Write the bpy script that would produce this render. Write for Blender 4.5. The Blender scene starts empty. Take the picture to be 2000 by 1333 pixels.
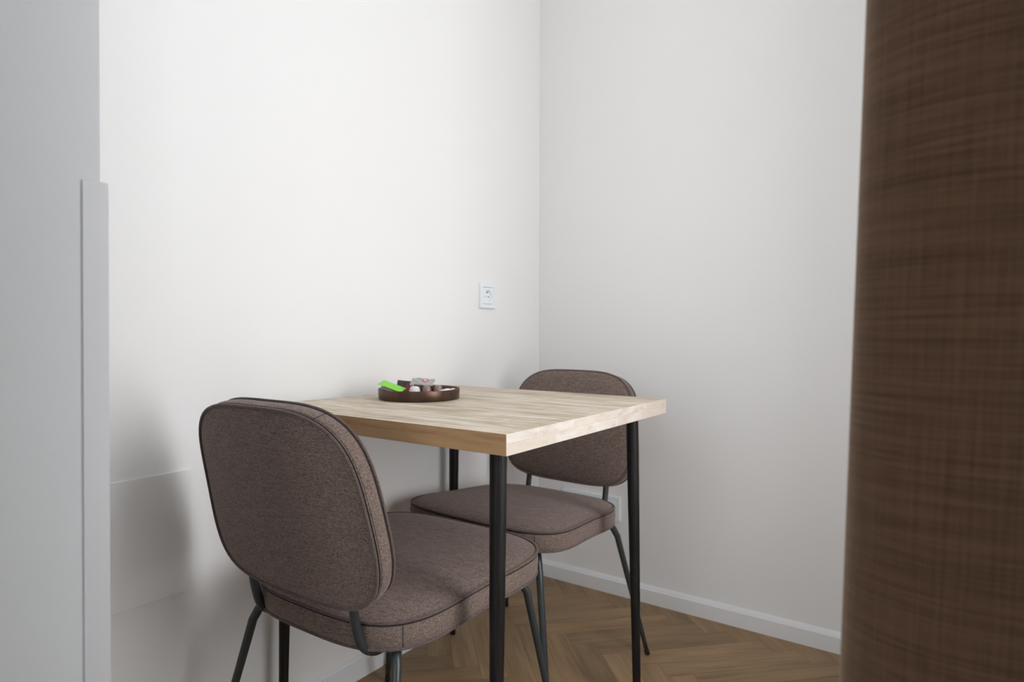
import bpy, bmesh, math, random
from mathutils import Vector, Matrix

random.seed(7)
sc = bpy.context.scene
COL = sc.collection
PI = math.pi

# ------------------------------------------------------------------ camera
cam_d = bpy.data.cameras.new('camera')
cam_d.sensor_width = 36.0
cam_d.lens = 1213.94 * 36.0 / 2000.0
cam_d.clip_start = 0.02
cam = bpy.data.objects.new('camera', cam_d)
COL.objects.link(cam)
F = Vector((0.81739936, 0.57597502, -0.01053869))
R = Vector((0.57602403, -0.81742999, 0.00212773))
U = Vector((0.00738912, 0.00780974, 0.9999422))
m = Matrix((R, U, -F)).transposed().to_4x4()
m.translation = Vector((-1.9906, -1.2777, 0.91))
cam.matrix_world = m
cam_d.dof.use_dof = True
cam_d.dof.focus_distance = 1.15
cam_d.dof.aperture_fstop = 3.8
sc.camera = cam

# ------------------------------------------------------------------ world, light, exposure
world = bpy.data.worlds.new('world')
sc.world = world
world.use_nodes = True
bg = world.node_tree.nodes['Background']
bg.inputs[0].default_value = (0.95, 0.975, 1.0, 1)
bg.inputs[1].default_value = 2.6

WX0, WX1, WZ0, WZ1 = -1.36, -0.72, 0.40, 2.50      # the window opening behind the curtain
WY, WYO = -1.55, -2.02                              # inner and outer plane of the thick window wall
ld = bpy.data.lights.new('window_daylight', 'AREA')
ld.shape = 'RECTANGLE'
ld.size = WX1 - WX0
ld.size_y = WZ1 - WZ0
ld.energy = 22.0
ld.color = (0.985, 0.985, 1.0)
lo = bpy.data.objects.new('window_daylight', ld)
COL.objects.link(lo)
lo.location = ((WX0 + WX1) / 2, WYO - 0.06, (WZ0 + WZ1) / 2)
lo.rotation_euler = (PI / 2, 0, 0)      # shines towards +y, into the room

sc.view_settings.view_transform = 'Standard'
sc.view_settings.look = 'None'
sc.view_settings.gamma = 1.0
sc.view_settings.use_curve_mapping = False
sc.view_settings.exposure = 0.11


# ------------------------------------------------------------------ helpers
def tag(o, label=None, cat=None, group=None, kind=None):
    if label: o['label'] = label
    if cat: o['category'] = cat
    if group: o['group'] = group
    if kind: o['kind'] = kind
    return o

def link(name, bm, mats, parent=None, smooth=False, loc=None):
    me = bpy.data.meshes.new(name)
    bm.normal_update()
    bm.to_mesh(me)
    bm.free()
    for mm in (mats if isinstance(mats, (list, tuple)) else [mats]):
        me.materials.append(mm)
    if smooth:
        for p in me.polygons: p.use_smooth = True
    o = bpy.data.objects.new(name, me)
    COL.objects.link(o)
    if parent: o.parent = parent
    if loc: o.location = loc
    return o

def empty(name, loc, rz, label, cat, group=None):
    o = bpy.data.objects.new(name, None)
    o.empty_display_size = 0.05
    COL.objects.link(o)
    o.location = loc
    o.rotation_euler = (0, 0, rz)
    return tag(o, label, cat, group)

def box(bm, x0, x1, y0, y1, z0, z1, bevel=0.0, seg=2, mat=0):
    vs = [bm.verts.new((x, y, z)) for x in (x0, x1) for y in (y0, y1) for z in (z0, z1)]
    idx = [(0, 1, 3, 2), (4, 6, 7, 5), (0, 4, 5, 1), (2, 3, 7, 6), (0, 2, 6, 4), (1, 5, 7, 3)]
    fs = [bm.faces.new([vs[i] for i in f]) for f in idx]
    for f in fs: f.material_index = mat
    if bevel:
        es = list({e for f in fs for e in f.edges})
        r = bmesh.ops.bevel(bm, geom=es, offset=bevel, segments=seg, affect='EDGES', profile=0.5)
        for f in r['faces']: f.material_index = mat
    return fs

def tube(bm, pts, rad, n=12, closed=False, caps=True, mat=0):
    pts = [Vector(p) for p in pts]
    N = len(pts)
    rad = rad if isinstance(rad, (list, tuple)) else [rad] * N
    tang = []
    for i in range(N):
        a = pts[(i - 1) % N] if (closed or i > 0) else pts[i]
        b = pts[(i + 1) % N] if (closed or i < N - 1) else pts[i]
        tang.append((b - a).normalized())
    t0 = tang[0]
    ref = Vector((0, 0, 1)) if abs(t0.z) < 0.9 else Vector((1, 0, 0))
    nrm = (ref - t0 * ref.dot(t0)).normalized()
    rings = []
    for i in range(N):
        t = tang[i]
        nrm = (nrm - t * nrm.dot(t)).normalized()
        bn = t.cross(nrm)
        rings.append([bm.verts.new(pts[i] + (nrm * math.cos(2 * PI * k / n) + bn * math.sin(2 * PI * k / n)) * rad[i]) for k in range(n)])
    for i in range(N if closed else N - 1):
        a, b = rings[i], rings[(i + 1) % N]
        off = 0
        if closed and i == N - 1:
            off = min(range(n), key=lambda o: (a[0].co - b[o].co).length)
        for k in range(n):
            f = bm.faces.new((a[k], a[(k + 1) % n], b[(k + 1 + off) % n], b[(k + off) % n]))
            f.smooth = True
            f.material_index = mat
    if caps and not closed:
        f = bm.faces.new(list(reversed(rings[0]))); f.material_index = mat
        f = bm.faces.new(rings[-1]); f.material_index = mat

def bez(pts, n=10):
    """Catmull-Rom through the points"""
    P = [Vector(p) for p in pts]
    P = [P[0] * 2 - P[1]] + P + [P[-1] * 2 - P[-2]]
    out = []
    for i in range(1, len(P) - 2):
        for k in range(n):
            t = k / n
            a, b, c, d = P[i - 1], P[i], P[i + 1], P[i + 2]
            out.append(0.5 * ((2 * b) + (c - a) * t + (2 * a - 5 * b + 4 * c - d) * t * t + (3 * b - a - 3 * c + d) * t ** 3))
    out.append(P[-2])
    return out

def skin_rings(bm, rings, closed_ends=True, mat=0):
    """rings: lists of points; first / last may be single points (poles)"""
    V = [[bm.verts.new(p) for p in r] for r in rings]
    for a, b in zip(V[:-1], V[1:]):
        n = max(len(a), len(b))
        for k in range(n):
            k2 = (k + 1) % n
            if len(a) == 1: vs = (a[0], b[k2], b[k])
            elif len(b) == 1: vs = (a[k], a[k2], b[0])
            else: vs = (a[k], a[k2], b[k2], b[k])
            f = bm.faces.new(vs)
            f.smooth = True
            f.material_index = mat

def lathe(bm, prof, n=48, mat=0):
    rings = []
    for r, z in prof:
        if r < 1e-6: rings.append([(0, 0, z)])
        else: rings.append([(r * math.cos(2 * PI * k / n), r * math.sin(2 * PI * k / n), z) for k in range(n)])
    skin_rings(bm, rings, mat=mat)

# ------------------------------------------------------------------ materials
def new_mat(name, col=(0.8, 0.8, 0.8), rough=0.5, metal=0.0, spec=0.5):
    mt = bpy.data.materials.new(name)
    mt.use_nodes = True
    b = mt.node_tree.nodes['Principled BSDF']
    b.inputs['Base Color'].default_value = (*col, 1)
    b.inputs['Roughness'].default_value = rough
    b.inputs['Metallic'].default_value = metal
    b.inputs['Specular IOR Level'].default_value = spec
    return mt, mt.node_tree, b

def nd(nt, typ, **kw):
    n = nt.nodes.new(typ)
    for k, v in kw.items(): setattr(n, k, v)
    return n

def noise(nt, vec, scale, detail=4.0, rough=0.55):
    n = nd(nt, 'ShaderNodeTexNoise')
    n.inputs['Scale'].default_value = scale
    n.inputs['Detail'].default_value = detail
    n.inputs['Roughness'].default_value = rough
    if vec is not None: nt.links.new(vec, n.inputs['Vector'])
    return n.outputs['Fac']

def mapping(nt, src, scale, rot=(0, 0, 0)):
    mp = nd(nt, 'ShaderNodeMapping')
    mp.inputs['Scale'].default_value = scale
    mp.inputs['Rotation'].default_value = rot
    nt.links.new(src, mp.inputs['Vector'])
    return mp.outputs['Vector']

def ramp(nt, fac, stops):
    r = nd(nt, 'ShaderNodeValToRGB')
    e = r.color_ramp.elements
    while len(e) < len(stops): e.new(0.5)
    for el, (p, c) in zip(e, stops):
        el.position = p
        el.color = (*c, 1)
    nt.links.new(fac, r.inputs['Fac'])
    return r.outputs['Color']

def mix(nt, fac, a, b, blend='MIX'):
    n = nd(nt, 'ShaderNodeMix', data_type='RGBA', blend_type=blend)
    if isinstance(fac, (int, float)): n.inputs[0].default_value = fac
    else: nt.links.new(fac, n.inputs[0])
    for i, v in ((6, a), (7, b)):
        if isinstance(v, tuple): n.inputs[i].default_value = (*v, 1)
        else: nt.links.new(v, n.inputs[i])
    return n.outputs[2]

def math_n(nt, op, a, b=None):
    n = nd(nt, 'ShaderNodeMath', operation=op)
    for i, v in enumerate((a, b)):
        if v is None: continue
        if isinstance(v, (int, float)): n.inputs[i].default_value = v
        else: nt.links.new(v, n.inputs[i])
    return n.outputs[0]

def bump(nt, bsdf, h, strength=0.2, dist=0.001):
    n = nd(nt, 'ShaderNodeBump')
    n.inputs['Strength'].default_value = strength
    n.inputs['Distance'].default_value = dist
    nt.links.new(h, n.inputs['Height'])
    nt.links.new(n.outputs[0], bsdf.inputs['Normal'])

def obj_co(nt): return nd(nt, 'ShaderNodeTexCoord').outputs['Object']

# painted plaster
def plaster(name, col, grain=0.12):
    mt, nt, b = new_mat(name, col, 0.75, spec=0.25)
    co = obj_co(nt)
    v = noise(nt, co, 1.6, 2)
    c = ramp(nt, v, [(0.3, tuple(x * 0.985 for x in col)), (0.7, col)])
    nt.links.new(c, b.inputs['Base Color'])
    bump(nt, b, noise(nt, co, 190, 3), grain, 0.0012)
    return mt
M_wall = plaster('wall_paint', (0.855, 0.85, 0.845))
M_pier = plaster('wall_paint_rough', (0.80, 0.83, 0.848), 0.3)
M_ceil = plaster('ceiling_paint', (0.83, 0.83, 0.82))
M_white, _, _ = new_mat('white_lacquer', (0.80, 0.81, 0.82), 0.35)
M_hatch, _, _ = new_mat('hatch_paint', (0.845, 0.838, 0.833), 0.5, spec=0.3)
M_guard, _, _ = new_mat('white_plastic_profile', (0.78, 0.79, 0.82), 0.4)
M_socket, _, _ = new_mat('socket_white_plastic', (0.85, 0.90, 0.935), 0.25)
M_hole, _, _ = new_mat('socket_hole_dark', (0.02, 0.02, 0.02), 0.6)
M_pin, _, _ = new_mat('socket_pin_metal', (0.35, 0.33, 0.30), 0.35, 1.0)

# chair fabric: mottled woven threads
def fabric(name, dark, light, seamy=False):
    mt, nt, b = new_mat(name, light, 0.92, spec=0.12)
    co = obj_co(nt)
    dash = noise(nt, mapping(nt, co, (920, 165, 920)), 1.0, 2, 0.6)      # weft dashes across the width
    warp = noise(nt, mapping(nt, co, (380, 1050, 380)), 1.0, 2, 0.6)
    slub = noise(nt, mapping(nt, co, (180, 36, 620)), 1.0, 3, 0.6)
    f = math_n(nt, 'ADD', math_n(nt, 'MULTIPLY', dash, 0.46), math_n(nt, 'MULTIPLY', warp, 0.30))
    f = math_n(nt, 'ADD', f, math_n(nt, 'MULTIPLY', slub, 0.24))
    mid = tuple((a + c) / 2 for a, c in zip(dark, light))
    c = ramp(nt, f, [(0.39, dark), (0.50, mid), (0.62, light)])
    nt.links.new(c, b.inputs['Base Color'])
    b.inputs['Sheen Weight'].default_value = 0.35
    b.inputs['Sheen Roughness'].default_value = 0.5
    b.inputs['Sheen Tint'].default_value = (0.80, 0.66, 0.64, 1)
    bump(nt, b, f, 0.7, 0.0016)
    return mt
M_fab = fabric('fabric_tweed', (0.058, 0.041, 0.031), (0.275, 0.208, 0.180))
M_pipe = fabric('fabric_piping', (0.060, 0.042, 0.037), (0.165, 0.124, 0.115))
M_seam, _, _ = new_mat('seam_thread', (0.022, 0.016, 0.014), 0.9)
M_tube, nt, b = new_mat('powder_coated_steel', (0.028, 0.033, 0.034), 0.36)
M_cap, _, _ = new_mat('black_rubber', (0.012, 0.012, 0.012), 0.6)

# black table legs with a hammered, streaked surface
M_leg, nt, b = new_mat('black_turned_leg', (0.008, 0.0075, 0.0075), 0.5, spec=0.28)
co = obj_co(nt)
st = noise(nt, mapping(nt, co, (90, 90, 9)), 1.0, 3)
nt.links.new(ramp(nt, st, [(0.35, (0.004, 0.004, 0.004)), (0.7, (0.014, 0.012, 0.011))]), b.inputs['Base Color'])
bump(nt, b, st, 0.5, 0.003)

def facing(nt, axis):
    g = nd(nt, 'ShaderNodeNewGeometry')
    sx = nd(nt, 'ShaderNodeSeparateXYZ')
    nt.links.new(g.outputs['Normal'], sx.inputs[0])
    return math_n(nt, 'ABSOLUTE', sx.outputs[axis])

# table boards: pale limed top with saw marks across, warm brown long sides, pale end grain
def attr(nt, name):
    a = nd(nt, 'ShaderNodeAttribute', attribute_name=name)
    return a.outputs['Fac']
def wood_top():
    mt, nt, b = new_mat('limed_mango_wood', (0.55, 0.46, 0.36), 0.62, spec=0.3)
    co = obj_co(nt)
    tone = attr(nt, 'tone')
    off = nd(nt, 'ShaderNodeCombineXYZ')
    nt.links.new(math_n(nt, 'MULTIPLY', tone, 37.0), off.inputs[0])
    nt.links.new(math_n(nt, 'MULTIPLY', tone, 11.0), off.inputs[1])
    va = nd(nt, 'ShaderNodeVectorMath', operation='ADD')
    nt.links.new(co, va.inputs[0]); nt.links.new(off.outputs[0], va.inputs[1])
    cv = va.outputs[0]
    grain = noise(nt, mapping(nt, cv, (75, 5, 75)), 1.0, 6, 0.62)
    fig = noise(nt, mapping(nt, cv, (26, 6.0, 26)), 1.0, 5, 0.65)
    saw = noise(nt, mapping(nt, cv, (9, 120, 30)), 1.0, 3, 0.6)
    g = math_n(nt, 'ADD', math_n(nt, 'MULTIPLY', grain, 0.55), math_n(nt, 'MULTIPLY', fig, 0.45))
    pale = ramp(nt, g, [(0.36, (0.35, 0.255, 0.165)), (0.46, (0.58, 0.49, 0.37)), (0.57, (0.78, 0.715, 0.61))])
    pale = mix(nt, math_n(nt, 'MULTIPLY', ramp(nt, saw, [(0.52, (0, 0, 0)), (0.72, (1, 1, 1))]), 0.35), pale, (0.36, 0.30, 0.23))
    pale = mix(nt, math_n(nt, 'MULTIPLY', tone, 0.40), pale, (0.50, 0.405, 0.29))
    brown = ramp(nt, g, [(0.30, (0.26, 0.140, 0.060)), (0.50, (0.49, 0.295, 0.148)), (0.66, (0.62, 0.405, 0.225))])
    brown = mix(nt, math_n(nt, 'MULTIPLY', tone, 0.5), brown, (0.60, 0.38, 0.205))
    spots = noise(nt, mapping(nt, cv, (16, 16, 75)), 1.0, 5, 0.6)
    endg = ramp(nt, spots, [(0.32, (0.50, 0.43, 0.37)), (0.44, (0.62, 0.555, 0.495)), (0.66, (0.71, 0.655, 0.605))])
    endg = mix(nt, math_n(nt, 'MULTIPLY', tone, 0.75), endg, (0.57, 0.485, 0.40))
    fx = math_n(nt, 'GREATER_THAN', facing(nt, 0), 0.75)
    fy = math_n(nt, 'GREATER_THAN', facing(nt, 1), 0.75)
    c = mix(nt, fx, pale, brown)
    c = mix(nt, fy, c, endg)
    nt.links.new(c, b.inputs['Base Color'])
    bump(nt, b, math_n(nt, 'ADD', grain, math_n(nt, 'MULTIPLY', saw, 0.5)), 0.35, 0.0012)
    return mt
M_wood = wood_top()

# oak parquet: u runs along each plank
def parquet():
    mt, nt, b = new_mat('oak_parquet', (0.2, 0.13, 0.08), 0.42, spec=0.4)
    uv = nd(nt, 'ShaderNodeUVMap', uv_map='UVMap').outputs[0]
    tone = attr(nt, 'tone')
    off = nd(nt, 'ShaderNodeCombineXYZ')
    nt.links.new(math_n(nt, 'MULTIPLY', tone, 53.0), off.inputs[0])
    nt.links.new(math_n(nt, 'MULTIPLY', tone, 91.0), off.inputs[2])
    va = nd(nt, 'ShaderNodeVectorMath', operation='ADD')
    nt.links.new(uv, va.inputs[0]); nt.links.new(off.outputs[0], va.inputs[1])
    cv = va.outputs[0]
    grain = noise(nt, mapping(nt, cv, (6, 110, 1)), 1.0, 6, 0.62)
    fig = noise(nt, mapping(nt, cv, (3, 24, 1)), 1.0, 4, 0.6)
    g = math_n(nt, 'ADD', math_n(nt, 'MULTIPLY', grain, 0.45), math_n(nt, 'MULTIPLY', fig, 0.55))
    c = ramp(nt, g, [(0.30, (0.165, 0.103, 0.052)), (0.50, (0.285, 0.187, 0.097)), (0.68, (0.385, 0.262, 0.142))])
    c2 = mix(nt, 1.0, c, ramp(nt, tone, [(0.0, (0.80, 0.78, 0.76)), (0.5, (0.97, 0.95, 0.93)), (1.0, (1.12, 1.06, 1.0))]), 'MULTIPLY')
    nt.links.new(c2, b.inputs['Base Color'])
    bump(nt, b, grain, 0.15, 0.0008)
    return mt
M_floor = parquet()
M_gap, _, _ = new_mat('parquet_gap', (0.06, 0.04, 0.025), 0.8)

# curtain: coarse brown weave with slubs
def curtain_mat():
    mt, nt, b = new_mat('curtain_weave', (0.12, 0.075, 0.05), 0.95, spec=0.08)
    uv = nd(nt, 'ShaderNodeUVMap', uv_map='UVMap').outputs[0]
    wef = noise(nt, mapping(nt, uv, (7, 260, 1)), 1.0, 3, 0.6)
    war = noise(nt, mapping(nt, uv, (330, 7, 1)), 1.0, 4, 0.65)
    big = noise(nt, mapping(nt, uv, (5, 45, 1)), 1.0, 3, 0.6)
    f = math_n(nt, 'ADD', math_n(nt, 'MULTIPLY', wef, 0.44), math_n(nt, 'MULTIPLY', war, 0.30))
    f = math_n(nt, 'ADD', f, math_n(nt, 'MULTIPLY', big, 0.26))
    c = ramp(nt, f, [(0.34, (0.057, 0.031, 0.018)), (0.5, (0.098, 0.056, 0.034)), (0.66, (0.145, 0.088, 0.056))])
    nt.links.new(c, b.inputs['Base Color'])
    b.inputs['Sheen Weight'].default_value = 0.45
    b.inputs['Sheen Tint'].default_value = (0.85, 0.66, 0.52, 1)
    bump(nt, b, f, 0.5, 0.0015)
    return mt
M_curtain = curtain_mat()

M_bronze, nt, b = new_mat('bronze_tray_metal', (0.09, 0.055, 0.04), 0.40, 0.85)
co = obj_co(nt)
nt.links.new(ramp(nt, noise(nt, mapping(nt, co, (30, 30, 4)), 1.0, 3), [(0.3, (0.075, 0.048, 0.036)), (0.7, (0.135, 0.082, 0.058))]), b.inputs['Base Color'])
M_green, _, _ = new_mat('green_paper', (0.23, 0.72, 0.03), 0.4)
M_black, _, _ = new_mat('dark_foil_and_shadow', (0.035, 0.028, 0.032), 0.35)
M_grey, _, _ = new_mat('grey_paper', (0.20, 0.17, 0.18), 0.5)
M_red, _, _ = new_mat('wine_red_print', (0.26, 0.035, 0.045), 0.4)
M_pink, _, _ = new_mat('rose_print', (0.50, 0.22, 0.24), 0.45)
M_cream, _, _ = new_mat('cream_plastic', (0.80, 0.80, 0.80), 0.3)
M_cocoa, _, _ = new_mat('cocoa_plastic', (0.30, 0.19, 0.175), 0.3)
M_paper, _, _ = new_mat('white_paper', (0.85, 0.84, 0.83), 0.6)
M_foil, nt, b = new_mat('silvery_film', (0.46, 0.46, 0.47), 0.28)
b.inputs['Transmission Weight'].default_value = 0.15
M_glassframe, _, _ = new_mat('window_frame_paint', (0.8, 0.8, 0.79), 0.4)

# ------------------------------------------------------------------ the setting
CEIL = 2.75
XE = -4.6
def structure(name, bm, mt, **k):
    return tag(link(name, bm, mt, **k), kind='structure')

bm = bmesh.new(); box(bm, XE, 0.15, 0.0, 0.15, -0.05, CEIL); structure('wall_left', bm, M_wall)
bm = bmesh.new(); box(bm, 0.0, 0.15, WYO, 0.0, -0.05, CEIL); structure('wall_right', bm, M_wall)
bm = bmesh.new()
box(bm, XE, WX0, WYO, WY, -0.05, CEIL)
box(bm, WX1, 0.0, WYO, WY, -0.05, CEIL)
box(bm, WX0, WX1, WYO, WY, -0.05, WZ0)
box(bm, WX0, WX1, WYO, WY, WZ1, CEIL)
structure('wall_window_side', bm, M_wall)
bm = bmesh.new(); box(bm, XE, 0.15, WYO, 0.15, CEIL, CEIL + 0.1); structure('ceiling', bm, M_ceil)
# the wall pier beside the niche
PX, PY = -1.686, -0.50
bm = bmesh.new(); box(bm, XE, PX, PY, 0.0, 0.0, CEIL, 0.002, 2); structure('wall_pier', bm, M_pier)
# corner profile on its edge
bm = bmesh.new()
GZ = 1.079
box(bm, PX - 0.0185, PX + 0.0065, PY - 0.0035, PY - 0.0012, 0.0, GZ, 0.0004, 1)
box(bm, PX + 0.0008, PX + 0.0065, PY - 0.0025, PY + 0.022, 0.0, GZ, 0.0004, 1)
structure('trim_1', bm, M_guard)

# window frame
bm = bmesh.new()
fy0, fy1, fw = WYO + 0.0, WYO + 0.06, 0.05
box(bm, WX0, WX0 + fw, fy0, fy1, WZ0, WZ1, 0.003)
box(bm, WX1 - fw, WX1, fy0, fy1, WZ0, WZ1, 0.003)
box(bm, WX0 + fw, WX1 - fw, fy0, fy1, WZ0, WZ0 + fw, 0.003)
box(bm, WX0 + fw, WX1 - fw, fy0, fy1, WZ1 - fw, WZ1, 0.003)
structure('window_1', bm, M_glassframe)

# parquet
def clip(poly, x0, x1, y0, y1):
    def cut(P, f):
        out = []
        for i in range(len(P)):
            a, b = P[i], P[(i + 1) % len(P)]
            da, db = f(a), f(b)
            if da >= 0: out.append(a)
            if (da >= 0) != (db >= 0):
                t = da / (da - db)
                out.append(tuple(a[k] + (b[k] - a[k]) * t for k in range(len(a))))
        return out
    for f in (lambda p: p[0] - x0, lambda p: x1 - p[0], lambda p: p[1] - y0, lambda p: y1 - p[1]):
        poly = cut(poly, f)
        if len(poly) < 3: return []
    return poly

def make_floor():
    me = bpy.data.meshes.new('floor')
    verts, faces, uvs, tones, mats = [], [], [], [], []
    W, n, gap = 0.070, 6, 0.0003
    s2 = math.sqrt(0.5)
    ox, oy = -0.06, -0.03
    def add(x, y, w, h, along_x):
        q = [(x * W + gap, y * W + gap), ((x + w) * W - gap, y * W + gap), ((x + w) * W - gap, (y + h) * W - gap), (x * W + gap, (y + h) * W - gap)]
        P = []
        for a, c in q:
            u, v = (a - x * W, c - y * W) if along_x else (c - y * W, a - x * W)
            P.append(((a - c) * s2 + ox, (a + c) * s2 + oy, u, v))
        P = clip(P, XE, 0.0, WY - 0.02, 0.0)
        if not P: return
        i0 = len(verts)
        verts.extend([(p[0], p[1], 0.0) for p in P])
        faces.append(list(range(i0, i0 + len(P))))
        uvs.extend([(p[2], p[3]) for p in P])
        tones.append(random.random()); mats.append(0)
    for k in range(-140, 140):
        for mm in range(-14, 14):
            X, Y = k + mm * n, k - mm * n
            cx, cy = (X - Y) * W * s2, (X + Y) * W * s2
            if not (XE - 1 < cx < 1 and -2.7 < cy < 1): continue
            add(X, Y, n, 1, True)
            add(X + n, Y + 1 - n, 1, n, False)
    i0 = len(verts)
    zb = -0.0006
    verts.extend([(XE, WY - 0.02, zb), (0, WY - 0.02, zb), (0, 0, zb), (XE, 0, zb), (XE, WY - 0.02, -0.05), (0, WY - 0.02, -0.05), (0, 0, -0.05), (XE, 0, -0.05)])
    for f in ((0, 1, 2, 3), (7, 6, 5, 4), (0, 4, 5, 1), (1, 5, 6, 2), (2, 6, 7, 3), (3, 7, 4, 0)):
        faces.append([i0 + i for i in f]); uvs.extend([(0, 0)] * 4); tones.append(0.0); mats.append(1)
    me.from_pydata(verts, [], faces)
    ul = me.uv_layers.new(name='UVMap')
    for i, l in enumerate(me.loops): ul.data[i].uv = uvs[i]
    at = me.attributes.new('tone', 'FLOAT', 'FACE')
    at.data.foreach_set('value', tones)
    me.polygons.foreach_set('material_index', mats)
    me.materials.append(M_floor); me.materials.append(M_gap)
    o = bpy.data.objects.new('floor', me)
    COL.objects.link(o)
    tag(o, kind='structure')
make_floor()

# skirting boards (profile: distance from the wall, height)
PROF = [(0.0, 0.0), (0.014, 0.0), (0.014, 0.0455), (0.0128, 0.0472), (0.0085, 0.0480), (0.0080, 0.0500), (0.0050, 0.0540), (0.0, 0.0590)]
def skirting(name, fn, a, b):
    bm = bmesh.new()
    rings = [[bm.verts.new(fn(d, h, t)) for d, h in PROF] for t in (a, b)]
    n = len(PROF)
    for k in range(n):
        bm.faces.new((rings[0][k], rings[0][(k + 1) % n], rings[1][(k + 1) % n], rings[1][k]))
    bm.faces.new(rings[0]); bm.faces.new(list(reversed(rings[1])))
    bmesh.ops.recalc_face_normals(bm, faces=bm.faces)
    structure(name, bm, M_white)
skirting('baseboard_left', lambda d, h, t: (t, -d, h), PX, 0.0)
skirting('baseboard_right', lambda d, h, t: (-d, t, h), WY, -0.0141)

# inspection hatch
bm = bmesh.new()
box(bm, -1.578, -1.329, -0.0055, -0.0002, 0.384, 0.632, 0.0010, 2)
hatch = link('inspection_hatch', bm, M_hatch)
tag(hatch, 'square white inspection hatch set flush in the left wall behind the near chair', 'hatch')

# sockets
def socket_insert(parent, x, typ='socket'):
    """one 55 mm insert in local coords: x along the wall, y out of the wall (negative = into the room)"""
    h = 0.0271
    bm = bmesh.new()
    if typ == 'socket':
        n, r = 32, 0.0195
        # plate with a round opening
        sq = []
        for k in range(n):
            a = 2 * PI * k / n
            c, s = math.cos(a), math.sin(a)
            mxx = max(abs(c), abs(s))
            sq.append((x + h * c / mxx, h * s / mxx))
        ci = [(x + r * math.cos(2 * PI * k / n), r * math.sin(2 * PI * k / n)) for k in range(n)]
        A = [bm.verts.new((p[0], -0.009, p[1])) for p in sq]
        A2 = [bm.verts.new((p[0], -0.004, p[1])) for p in sq]
        B = [bm.verts.new((p[0], -0.009, p[1])) for p in ci]
        D = [bm.verts.new((x + (p[0] - x) * 0.97, -0.0014, p[1] * 0.97)) for p in ci]
        for k in range(n):
            j = (k + 1) % n
            bm.faces.new((A[k], A[j], B[j], B[k])); bm.faces.new((A2[k], A2[j], A[j], A[k]))
            bm.faces.new((B[k], B[j], D[j], D[k]))
        bm.faces.new(D)
        bmesh.ops.recalc_face_normals(bm, faces=bm.faces)
        ins = link('socket_insert', bm, M_socket, parent)
        bm = bmesh.new()
        tube(bm, [(x, -0.0015, 0.0115), (x, -0.0070, 0.0115), (x, -0.0085, 0.0115)], [0.0024, 0.0024, 0.0015], 12)
        tag(link('earth_pin', bm, M_pin, ins), 'metal earth pin')
        bm = bmesh.new()
        for sx in (-0.0095, 0.0095):
            tube(bm, [(x + sx, -0.0012, -0.003), (x + sx, -0.0018, -0.003)], 0.0027, 14)
        tag(link('contact_holes', bm, M_hole, ins), 'dark contact holes')
    else:
        box(bm, x - h, x + h, -0.0095, -0.004, -h, h, 0.0012, 2)
        ins = link('blank_insert', bm, M_socket, parent)

def wall_socket(name, loc, rz, gangs, label, pitch=0.0745):
    root = empty(name, loc, rz, label, 'socket')
    bm = bmesh.new()
    hw = 0.0415 + pitch * (len(gangs) - 1) / 2
    hh = 0.0415
    xs = [(i - (len(gangs) - 1) / 2) * pitch for i in range(len(gangs))]
    # frame as bars around each opening
    o = 0.0283
    y0, y1 = -0.0095, -0.0004
    box(bm, -hw, hw, y0, y1, o, hh, 0.0008, 1)
    box(bm, -hw, hw, y0, y1, -hh, -o, 0.0008, 1)
    edges = [-hw] + [v for x in xs for v in (x - o, x + o)] + [hw]
    for i in range(0, len(edges), 2):
        box(bm, edges[i], edges[i + 1], y0, y1, -o, o, 0.0006, 1)
    link('frame', bm, M_socket, root)
    bm = bmesh.new()
    box(bm, -hw + 0.004, hw - 0.004, -0.0012, -0.0002, -hh + 0.004, hh - 0.004)
    for x, t in zip(xs, gangs): socket_insert(root, x, t)
    link('back_plate', bm, M_hole, root)
    return root
wall_socket('wall_socket', (-0.3285, 0.0, 1.040), 0.0, ['socket'], 'single white socket high on the left wall above the table')
wall_socket('wall_socket', (0.0, -0.226, 0.300), -PI / 2, ['socket', 'socket', 'blank'], 'low white triple socket on the right wall behind the far chair')

# ------------------------------------------------------------------ table
ZT, TH = 0.7512, 0.0354
TX0, TX1, TY0, TY1 = -1.190, -0.509, -0.703, -0.025
tx, ty = (TX0 + TX1) / 2, (TY0 + TY1) / 2
table = empty('dining_table', (tx, ty, 0), 0, 'square pale wooden dining table on four black legs against the wall', 'table')
def tabletop():
    bm = bmesh.new()
    lay = bm.faces.layers.float.new('tone')
    hx, hy = (TX1 - TX0) / 2, (TY1 - TY0) / 2
    for layer, cuts in ((1, [0.0, 0.145, 0.325, 0.60, 0.82, 1.0]), (0, [0.0, 0.22, 0.40, 0.60, 0.78, 1.0])):
        z0, z1 = (ZT - TH * 0.46, ZT) if layer else (ZT - TH, ZT - TH * 0.46)
        for i in range(len(cuts) - 1):
            a, c = -hx + 2 * hx * cuts[i], -hx + 2 * hx * cuts[i + 1]
            before = set(bm.faces)
            box(bm, a, c, -hy, hy, z0, z1, 0.0005, 2)
            t = random.random()
            t = {(1, 0): 0.12, (1, 1): 0.20, (1, 2): 0.55, (1, 3): 0.10, (1, 4): 0.95}.get((layer, i), t)
            if layer == 0 and i == 0: t = 0.85
            for f in set(bm.faces) - before: f[lay] = t
    link('tabletop', bm, M_wood, table)
tabletop()
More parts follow.
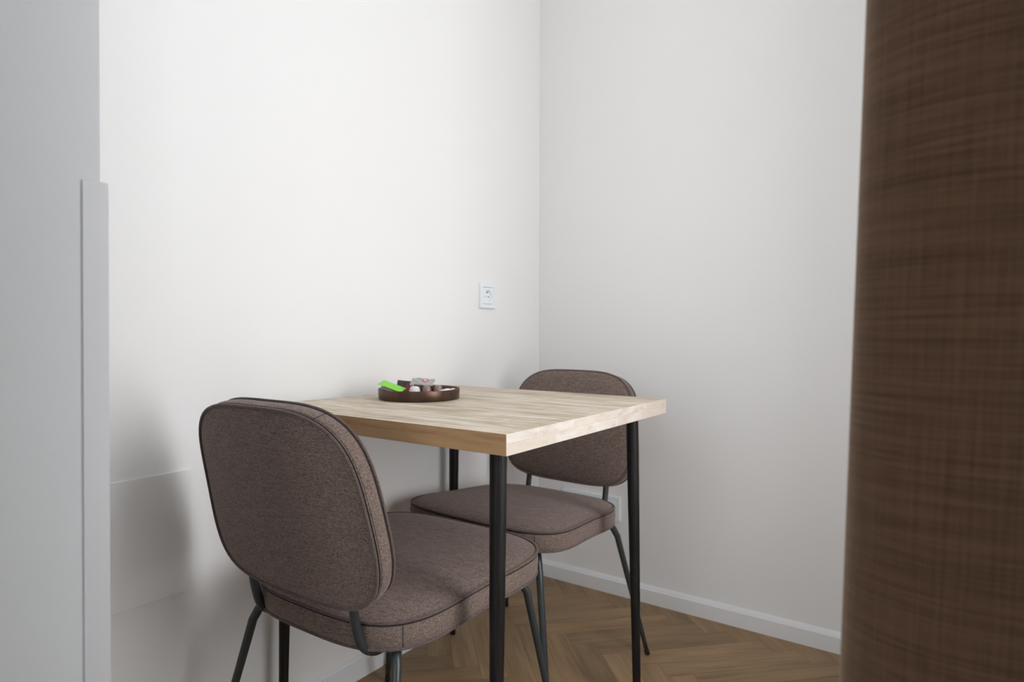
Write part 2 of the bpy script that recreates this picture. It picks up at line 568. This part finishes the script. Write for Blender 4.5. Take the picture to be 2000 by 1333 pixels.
def table_leg(sx, sy, top, bot):
    bm = bmesh.new()
    zt = ZT - TH
    prof = [(0.0, 0.0085), (0.02, 0.0095), (0.25, 0.0108), (0.6, 0.0135), (0.85, 0.0148), (1.0, 0.0150)]
    pts, rad = [], []
    rnd = random.Random(int(sx * 3 + sy * 7 + 20))
    for i in range(41):
        t = i / 40
        for (a, ra), (c, rc) in zip(prof[:-1], prof[1:]):
            if a <= t <= c: r = ra + (rc - ra) * (t - a) / (c - a)
        x = sx * ((TX1 - TX0) / 2 - (bot[0] + (top[0] - bot[0]) * t))
        y = sy * ((TY1 - TY0) / 2 - (bot[1] + (top[1] - bot[1]) * t))
        pts.append((x, y, t * zt))
        rad.append(r * (1 + rnd.uniform(-0.012, 0.012)))
    tube(bm, pts, rad, 20)
    link('leg', bm, M_leg, table)
table_leg(-1, -1, (0.060, 0.060), (0.040, 0.050))
table_leg(1, -1, (0.063, 0.063), (0.056, 0.050))
table_leg(1, 1, (0.053, 0.034), (0.050, 0.026))
table_leg(-1, 1, (0.050, 0.034), (0.044, 0.026))

# ------------------------------------------------------------------ chairs
NS = 96
def sup(P, t):
    a, b, tap, n0, n1, q2 = P
    c, s = math.cos(t), math.sin(t)
    w = (1 + c) / 2
    n = n1 + (n0 - n1) * w * w * (3 - 2 * w)
    X = a * math.copysign(abs(c) ** (2 / n), c)
    Y = b * math.copysign(abs(s) ** (2 / n), s)
    return X, Y * (1 + tap * X / a + q2 * (X / a) ** 2)
def even(P, n):
    """n points evenly spaced along the closed outline"""
    M = 1440
    pts = [sup(P, 2 * PI * k / M) for k in range(M)]
    L = [0.0]
    for k in range(M):
        a, b = pts[k], pts[(k + 1) % M]
        L.append(L[-1] + math.hypot(b[0] - a[0], b[1] - a[1]))
    out, k = [], 0
    for i in range(n):
        s = L[-1] * i / n
        while L[k + 1] < s: k += 1
        t = (s - L[k]) / (L[k + 1] - L[k] + 1e-12)
        a, b = pts[k], pts[(k + 1) % M]
        out.append((a[0] + (b[0] - a[0]) * t, a[1] + (b[1] - a[1]) * t))
    return out
SEAT = (0.2299, 0.2299, 0.0967, 3.35, 3.24, 0.1675)
BACK = (0.1685, 0.2157, -0.0615, 3.75, 4.2, -0.0265)
ZS, TILT = 0.4449, 0.0630
BX, BZ, REC, CUR, CV, BT = -0.2917, 0.6263, 0.224, 0.1994, -0.1625, 0.0365
SO, BO = even(SEAT, NS), even(BACK, NS)
def seat_pt(p, s, dz):
    x, y = p[0] * s, p[1] * s
    return (x, y, ZS + TILT * x + dz)
def back_pt(p, s, t):
    H, Y = p[0] * s, p[1] * s
    off = CUR * Y * Y + CV * H * H + t
    cr, sr = math.cos(REC), math.sin(REC)
    return (BX - sr * H + cr * off, Y, BZ + cr * H + sr * off)

def make_chair():
    root = empty('dining_chair', (0, 0, 0), 0, 'chair', 'chair', 'upholstered dining chairs')
    # seat
    bm = bmesh.new()
    prof = [(0.0, -0.050), (0.5, -0.050), (0.9, -0.049), (0.975, -0.0475), (0.998, -0.0435), (1.007, -0.034), (1.010, -0.022), (1.007, -0.010), (1.0, -0.001),
            (0.988, 0.0015), (0.955, 0.0055), (0.88, 0.0095), (0.72, 0.0125), (0.45, 0.0140), (0.2, 0.0145), (0.0, 0.0145)]
    skin_rings(bm, [[seat_pt((0, 0), 0, dz)] if s == 0 else [seat_pt(p, s, dz) for p in SO] for s, dz in prof])
    bmesh.ops.recalc_face_normals(bm, faces=bm.faces)
    seat = link('seat', bm, M_fab, root, smooth=True)
    for nm, s, dz, r in (('piping', 1.003, 0.0005, 0.0030), ('piping', 1.000, -0.0445, 0.0028)):
        bm = bmesh.new()
        tube(bm, [seat_pt(p, s, dz) for p in SO], r, 8, closed=True)
        link(nm, bm, M_pipe, seat, smooth=True)
    bm = bmesh.new()
    tube(bm, [seat_pt(p, 1.0035, -0.0040) for p in SO], 0.0013, 6, closed=True)
    for k in (int(NS * 0.135), int(NS * 0.365), int(NS * 0.635), int(NS * 0.865)):
        tube(bm, [seat_pt(SO[k], s, dz) for s, dz in ((0.9985, -0.0435), (1.0065, -0.034), (1.0095, -0.022), (1.0065, -0.010), (0.999, -0.001))], 0.0007, 6)
    link('stitching', bm, M_seam, seat, smooth=True)
    # backrest
    bm = bmesh.new()
    prof = [(0.0, -0.0040), (0.5, -0.0038), (0.86, -0.0022), (0.965, -0.0006), (0.997, 0.0012), (1.010, 0.008), (1.015, 0.0175), (1.012, 0.028), (0.999, 0.0355),
            (0.985, 0.0385), (0.94, 0.0430), (0.82, 0.0480), (0.55, 0.0515), (0.25, 0.0530), (0.0, 0.0530)]
    skin_rings(bm, [[back_pt((0, 0), 0, t)] if s == 0 else [back_pt(p, s, t) for p in BO] for s, t in prof])
    bmesh.ops.recalc_face_normals(bm, faces=bm.faces)
    back = link('backrest', bm, M_fab, root, smooth=True)
    for s, t, r in ((1.002, 0.0005, 0.0030), (1.002, 0.0365, 0.0028)):
        bm = bmesh.new()
        tube(bm, [back_pt(p, s, t) for p in BO], r, 8, closed=True)
        link('piping', bm, M_pipe, back, smooth=True)
    bm = bmesh.new()
    for s, t, r in ((1.0065, 0.0050, 0.0011), (1.0095, 0.0085, 0.0006), (1.0075, 0.0318, 0.0011), (0.993, 0.0005, 0.0010)):
        tube(bm, [back_pt(p, s, t) for p in BO], r, 6, closed=True)
    for k in (int(NS * 0.10), int(NS * 0.90)):
        tube(bm, [back_pt(BO[k], s, t) for s, t in ((0.999, 0.0012), (1.0095, 0.008), (1.0145, 0.0175), (1.0115, 0.028), (0.998, 0.0355))], 0.0007, 6)
    link('stitching', bm, M_seam, back, smooth=True)
    # bent tubes that carry the backrest
    for sy in (1, -1):
        bm = bmesh.new()
        y = 0.138 * sy
        path = bez([(-0.258, y, 0.560), (-0.243, y, 0.475), (-0.235, y, 0.430), (-0.223, y, 0.3960), (-0.196, y, 0.3750), (-0.160, y, 0.3745), (-0.10, y, 0.3870), (0.02, y, 0.3935)], 8)
        tube(bm, path, 0.0083, 14)
        link('back_support', bm, M_tube, root, smooth=True)
    # legs
    for sx, sy in ((-1, 1), (-1, -1), (1, 1), (1, -1)):
        if sx < 0:
            A = [(-0.115, 0.105, 0.3865), (-0.155, 0.148, 0.3835), (-0.187, 0.182, 0.3745), (-0.203, 0.196, 0.345)]
            foot = (-0.272, 0.254, 0.012)
        else:
            A = [(0.10, 0.125, 0.3965), (0.140, 0.160, 0.3955), (0.168, 0.186, 0.3890), (0.183, 0.201, 0.360)]
            foot = (0.226, 0.260, 0.012)
        P = [(x, y * sy, z) for x, y, z in A]
        fo = Vector((foot[0], foot[1] * sy, foot[2]))
        path = bez(P, 8)
        a = path[-1]
        path = path + [a + (fo - a) * t for t in (0.1, 0.3, 0.5, 0.7, 0.85, 1.0)]
        L = [0.0]
        for u, w in zip(path[:-1], path[1:]): L.append(L[-1] + (w - u).length)
        rad = [0.0098 - 0.0036 * l / L[-1] for l in L]
        bm = bmesh.new()
        tube(bm, path, rad, 14)
        leg = link('leg', bm, M_tube, root, smooth=True)
        d = (fo - a).normalized()
        bm = bmesh.new()
        e = fo + d * (foot[2] / -d.z)
        tube(bm, [fo - d * 0.003, fo, Vector((e.x, e.y, 0.001)), Vector((e.x, e.y, 0.0))], [0.0064, 0.0069, 0.0069, 0.0055], 14)
        link('foot_cap', bm, M_cap, leg, smooth=True)
    return root

def copy_tree(o, parent=None):
    c = o.copy()
    COL.objects.link(c)
    c.parent = parent
    for ch in list(o.children): copy_tree(ch, c)
    return c
near = make_chair()
far = copy_tree(near)
near.location = (-1.0765, -0.345, 0); near.rotation_euler = (0, 0, 0.0159)
near['label'] = 'brown upholstered chair in the foreground, its backrest turned to the viewer'
far.location = (-0.5910, -0.313, 0); far.rotation_euler = (0, 0, 3.0964)
far['label'] = 'brown upholstered chair on the far side of the table, against the right wall'

# ------------------------------------------------------------------ tray and what lies in it
TC = Vector((-0.8677, -0.2064, ZT))
bm = bmesh.new()
lathe(bm, [(0.0, 0.0), (0.0945, 0.0), (0.0970, 0.0006), (0.0985, 0.0025), (0.0992, 0.013), (0.0998, 0.0252), (0.0992, 0.0260), (0.0984, 0.0252), (0.0977, 0.013), (0.0968, 0.0040), (0.094, 0.0024), (0.0, 0.0024)], 96)
tray = link('tray', bm, M_bronze, loc=TC)
tag(tray, 'round bronze metal tray with a low rim on the table', 'tray')

r2 = Vector((0.5760, -0.8174, 0)); f2 = Vector((0.8174, 0.5760, 0)); uz = Vector((0, 0, 1))
def at(r, d, z):
    """r along the tray's right as seen from the near side, d away, z above the tabletop"""
    return TC + r2 * r + f2 * d + uz * z

def pillow(L, W, T, nx=24, ny=14, crimp=0.12, wrinkle=0.0, seed=1, fin=True, stripe=None):
    """flat filled packet with crimped ends, in local coords, x along its length"""
    rnd = random.Random(seed)
    ph = [rnd.uniform(0, 6.28) for _ in range(6)]
    bm = bmesh.new()
    G = {}
    for side in (1, -1):
        for i in range(nx + 1):
            for j in range(ny + 1):
                u, v = i / nx, j / ny
                eu = min(u, 1 - u)
                f = min(1.0, max(0.0, (eu - crimp) / 0.22)); f = f * f * (3 - 2 * f)
                g = math.sin(PI * v) ** 0.55
                z = side * (0.00035 + T / 2 * f * g)
                z += wrinkle * (math.sin(9 * u + ph[0]) * math.cos(7 * v + ph[1]) + 0.6 * math.sin(21 * u + 12 * v + ph[2]))
                if eu < crimp: z += 0.0004 * math.sin(u * 400)
                G[side, i, j] = bm.verts.new(((u - 0.5) * L, (v - 0.5) * W, z))
    for side in (1, -1):
        for i in range(nx):
            for j in range(ny):
                q = [G[side, i, j], G[side, i + 1, j], G[side, i + 1, j + 1], G[side, i, j + 1]]
                if side < 0: q.reverse()
                fc = bm.faces.new(q)
                fc.smooth = True
                if stripe: fc.material_index = stripe((i + 0.5) / nx, (j + 0.5) / ny, side)
    for i in range(nx):
        bm.faces.new((G[-1, i, 0], G[-1, i + 1, 0], G[1, i + 1, 0], G[1, i, 0]))
        bm.faces.new((G[1, i, ny], G[1, i + 1, ny], G[-1, i + 1, ny], G[-1, i, ny]))
    for j in range(ny):
        bm.faces.new((G[1, 0, j], G[1, 0, j + 1], G[-1, 0, j + 1], G[-1, 0, j]))
        bm.faces.new((G[-1, nx, j], G[-1, nx, j + 1], G[1, nx, j + 1], G[1, nx, j]))
    return bm

def lay(o, pos, xdir, up):
    x = xdir.normalized()
    z = (up - x * up.dot(x)).normalized()
    y = z.cross(x)
    mm = Matrix((x, y, z)).transposed().to_4x4()
    mm.translation = pos
    o.matrix_world = mm
    return o

def packet(name, label, cat, mats, pos, xdir, up, **k):
    o = link(name, pillow(**k), mats)
    lay(o, pos, xdir, up)
    return tag(o, label, cat)

# dark grey sachet lying under the green one
packet('sachet', 'dark grey sachet lying under the green one at the tray\'s left end', 'sachet', M_grey,
       at(-0.066, -0.012, 0.0215), r2 * 1.0 - uz * 0.30 + f2 * 0.15, uz + r2 * 0.25, L=0.054, W=0.046, T=0.003, seed=3)
# green sachet leaning on the rim
packet('sachet', 'bright green tea sachet rising over the left rim of the tray', 'sachet', [M_green, M_black],
       at(-0.066, -0.004, 0.0305), r2 * 1.0 - uz * 0.36 - f2 * 0.10, uz * 1.0 - f2 * 0.16, L=0.060, W=0.042, T=0.003, seed=4,
       stripe=lambda u, v, s: 0 if s > 0 else 1)  # green on top; underside painted black as the shadow below the sachet
# black and red sachet
packet('sachet', 'black and wine red sachet between the green one and the silvery bag', 'sachet', [M_black, M_red, M_paper],
       at(-0.038, 0.030, 0.0275), r2 * 1.0 + f2 * 0.1 - uz * 0.10, uz * 0.75 - f2 * 0.75, L=0.046, W=0.036, T=0.004, seed=5,
       stripe=lambda u, v, s: 2 if (0.70 < u < 0.92 and 0.60 < v < 0.72 or 0.74 < u < 0.86 and 0.40 < v < 0.47) else (1 if u + 0.35 * (1 - v) > 0.66 else 0))
# silvery bag with a rose round print
def bag_print(u, v, s):
    if s < 0: return 0
    d = math.hypot((u - 0.62) * 0.058, (v - 0.50) * 0.034)
    if d < 0.0030: return 2
    if d < 0.0090: return 1
    return 0
packet('snack_bag', 'crinkled silvery snack bag with a round rose print on top of the pile', 'bag', [M_foil, M_pink, M_cream],
       at(0.006, 0.016, 0.0400), r2 * 1.0 - f2 * 0.10 - uz * 0.06, uz * 0.95 - f2 * 0.42, L=0.058, W=0.034, T=0.009, wrinkle=0.0010, seed=6, nx=56, ny=40, stripe=bag_print)

def cup(name, label, mt, pos, tilt, r, h):
    """small portion cup standing on its wide rim, closed end up"""
    root = empty(name, (0, 0, 0), 0, label, 'cup')
    bm = bmesh.new()
    lathe(bm, [(0, 0.0014), (r * 1.02, 0.0014), (r, 0.003), (r * 0.97, h * 0.5), (r * 0.90, h * 0.78), (r * 0.72, h * 0.94), (r * 0.4, h * 0.995), (0, h)], 32)
    link('cup_body', bm, mt, root)
    bm = bmesh.new()
    lathe(bm, [(0, 0), (r * 1.13, 0), (r * 1.15, 0.0007), (r * 1.13, 0.0014), (0, 0.0014)], 32)
    link('lid', bm, M_cream, root)
    lay(root, pos, r2, tilt)
    return root
cup('portion_cup', 'translucent white portion cup in front of the silvery bag', M_cream, at(-0.0085, -0.018, 0.0026), uz, 0.0140, 0.0290)
cup('portion_cup', 'brownish portion cup just right of the white one', M_cocoa, at(0.0205, -0.014, 0.0026), uz, 0.0112, 0.0300)
cup('portion_cup', 'brownish portion cup farther right, behind the white paper sticks', M_cocoa, at(0.0460, 0.004, 0.0026), uz, 0.0112, 0.0305)
# paper sticks
packet('sugar_stick', 'white paper sugar stick along the front right of the tray', 'sugar stick', M_paper,
       at(0.052, -0.050, 0.0190), r2 * 1.0 + f2 * 0.62 + uz * 0.12, uz, L=0.060, W=0.016, T=0.006, wrinkle=0.0006, seed=8)
packet('sugar_stick', 'white paper sugar stick reaching the right rim of the tray', 'sugar stick', M_paper,
       at(0.066, -0.020, 0.0215), r2 * 1.0 + f2 * 0.35 + uz * 0.16, uz, L=0.050, W=0.016, T=0.006, wrinkle=0.0007, seed=9)

# ------------------------------------------------------------------ curtain
def curtain():
    path = bez([(-1.352, -1.500), (-1.345, -1.420), (-1.335, -1.340), (-1.326, -1.270), (-1.324, -1.234), (-1.336, -1.209), (-1.359, -1.2045), (-1.384, -1.2175),
                (-1.402, -1.2480), (-1.409, -1.290), (-1.404, -1.335), (-1.390, -1.400), (-1.382, -1.460), (-1.384, -1.535)], 12)
    L = [0.0]
    for a, b in zip(path[:-1], path[1:]): L.append(L[-1] + (b - a).length)
    zs = [0.015 + (2.60 - 0.015) * i / 60 for i in range(61)]
    me = bpy.data.meshes.new('curtain_panel')
    verts, faces, uv = [], [], []
    n = len(path)
    for z in zs:
        for p, l in zip(path, L):
            k = 1.0
            verts.append((p.x, p.y - 0.003 + (0.9 - z) * 0.028 * k, z))
            uv.append((l, z))
    for i in range(len(zs) - 1):
        for j in range(n - 1):
            faces.append((i * n + j, i * n + j + 1, (i + 1) * n + j + 1, (i + 1) * n + j))
    me.from_pydata(verts, [], faces)
    ul = me.uv_layers.new(name='UVMap')
    for l in me.loops: ul.data[l.index].uv = uv[l.vertex_index]
    for p in me.polygons: p.use_smooth = True
    me.materials.append(M_curtain)
    o = bpy.data.objects.new('curtain', me)
    COL.objects.link(o)
    sm = o.modifiers.new('thickness', 'SOLIDIFY')
    sm.thickness = 0.0022
    sm.offset = 0
    tag(o, 'tall dark brown woven curtain hanging close by at the right edge', 'curtain')
    return o
curtain()
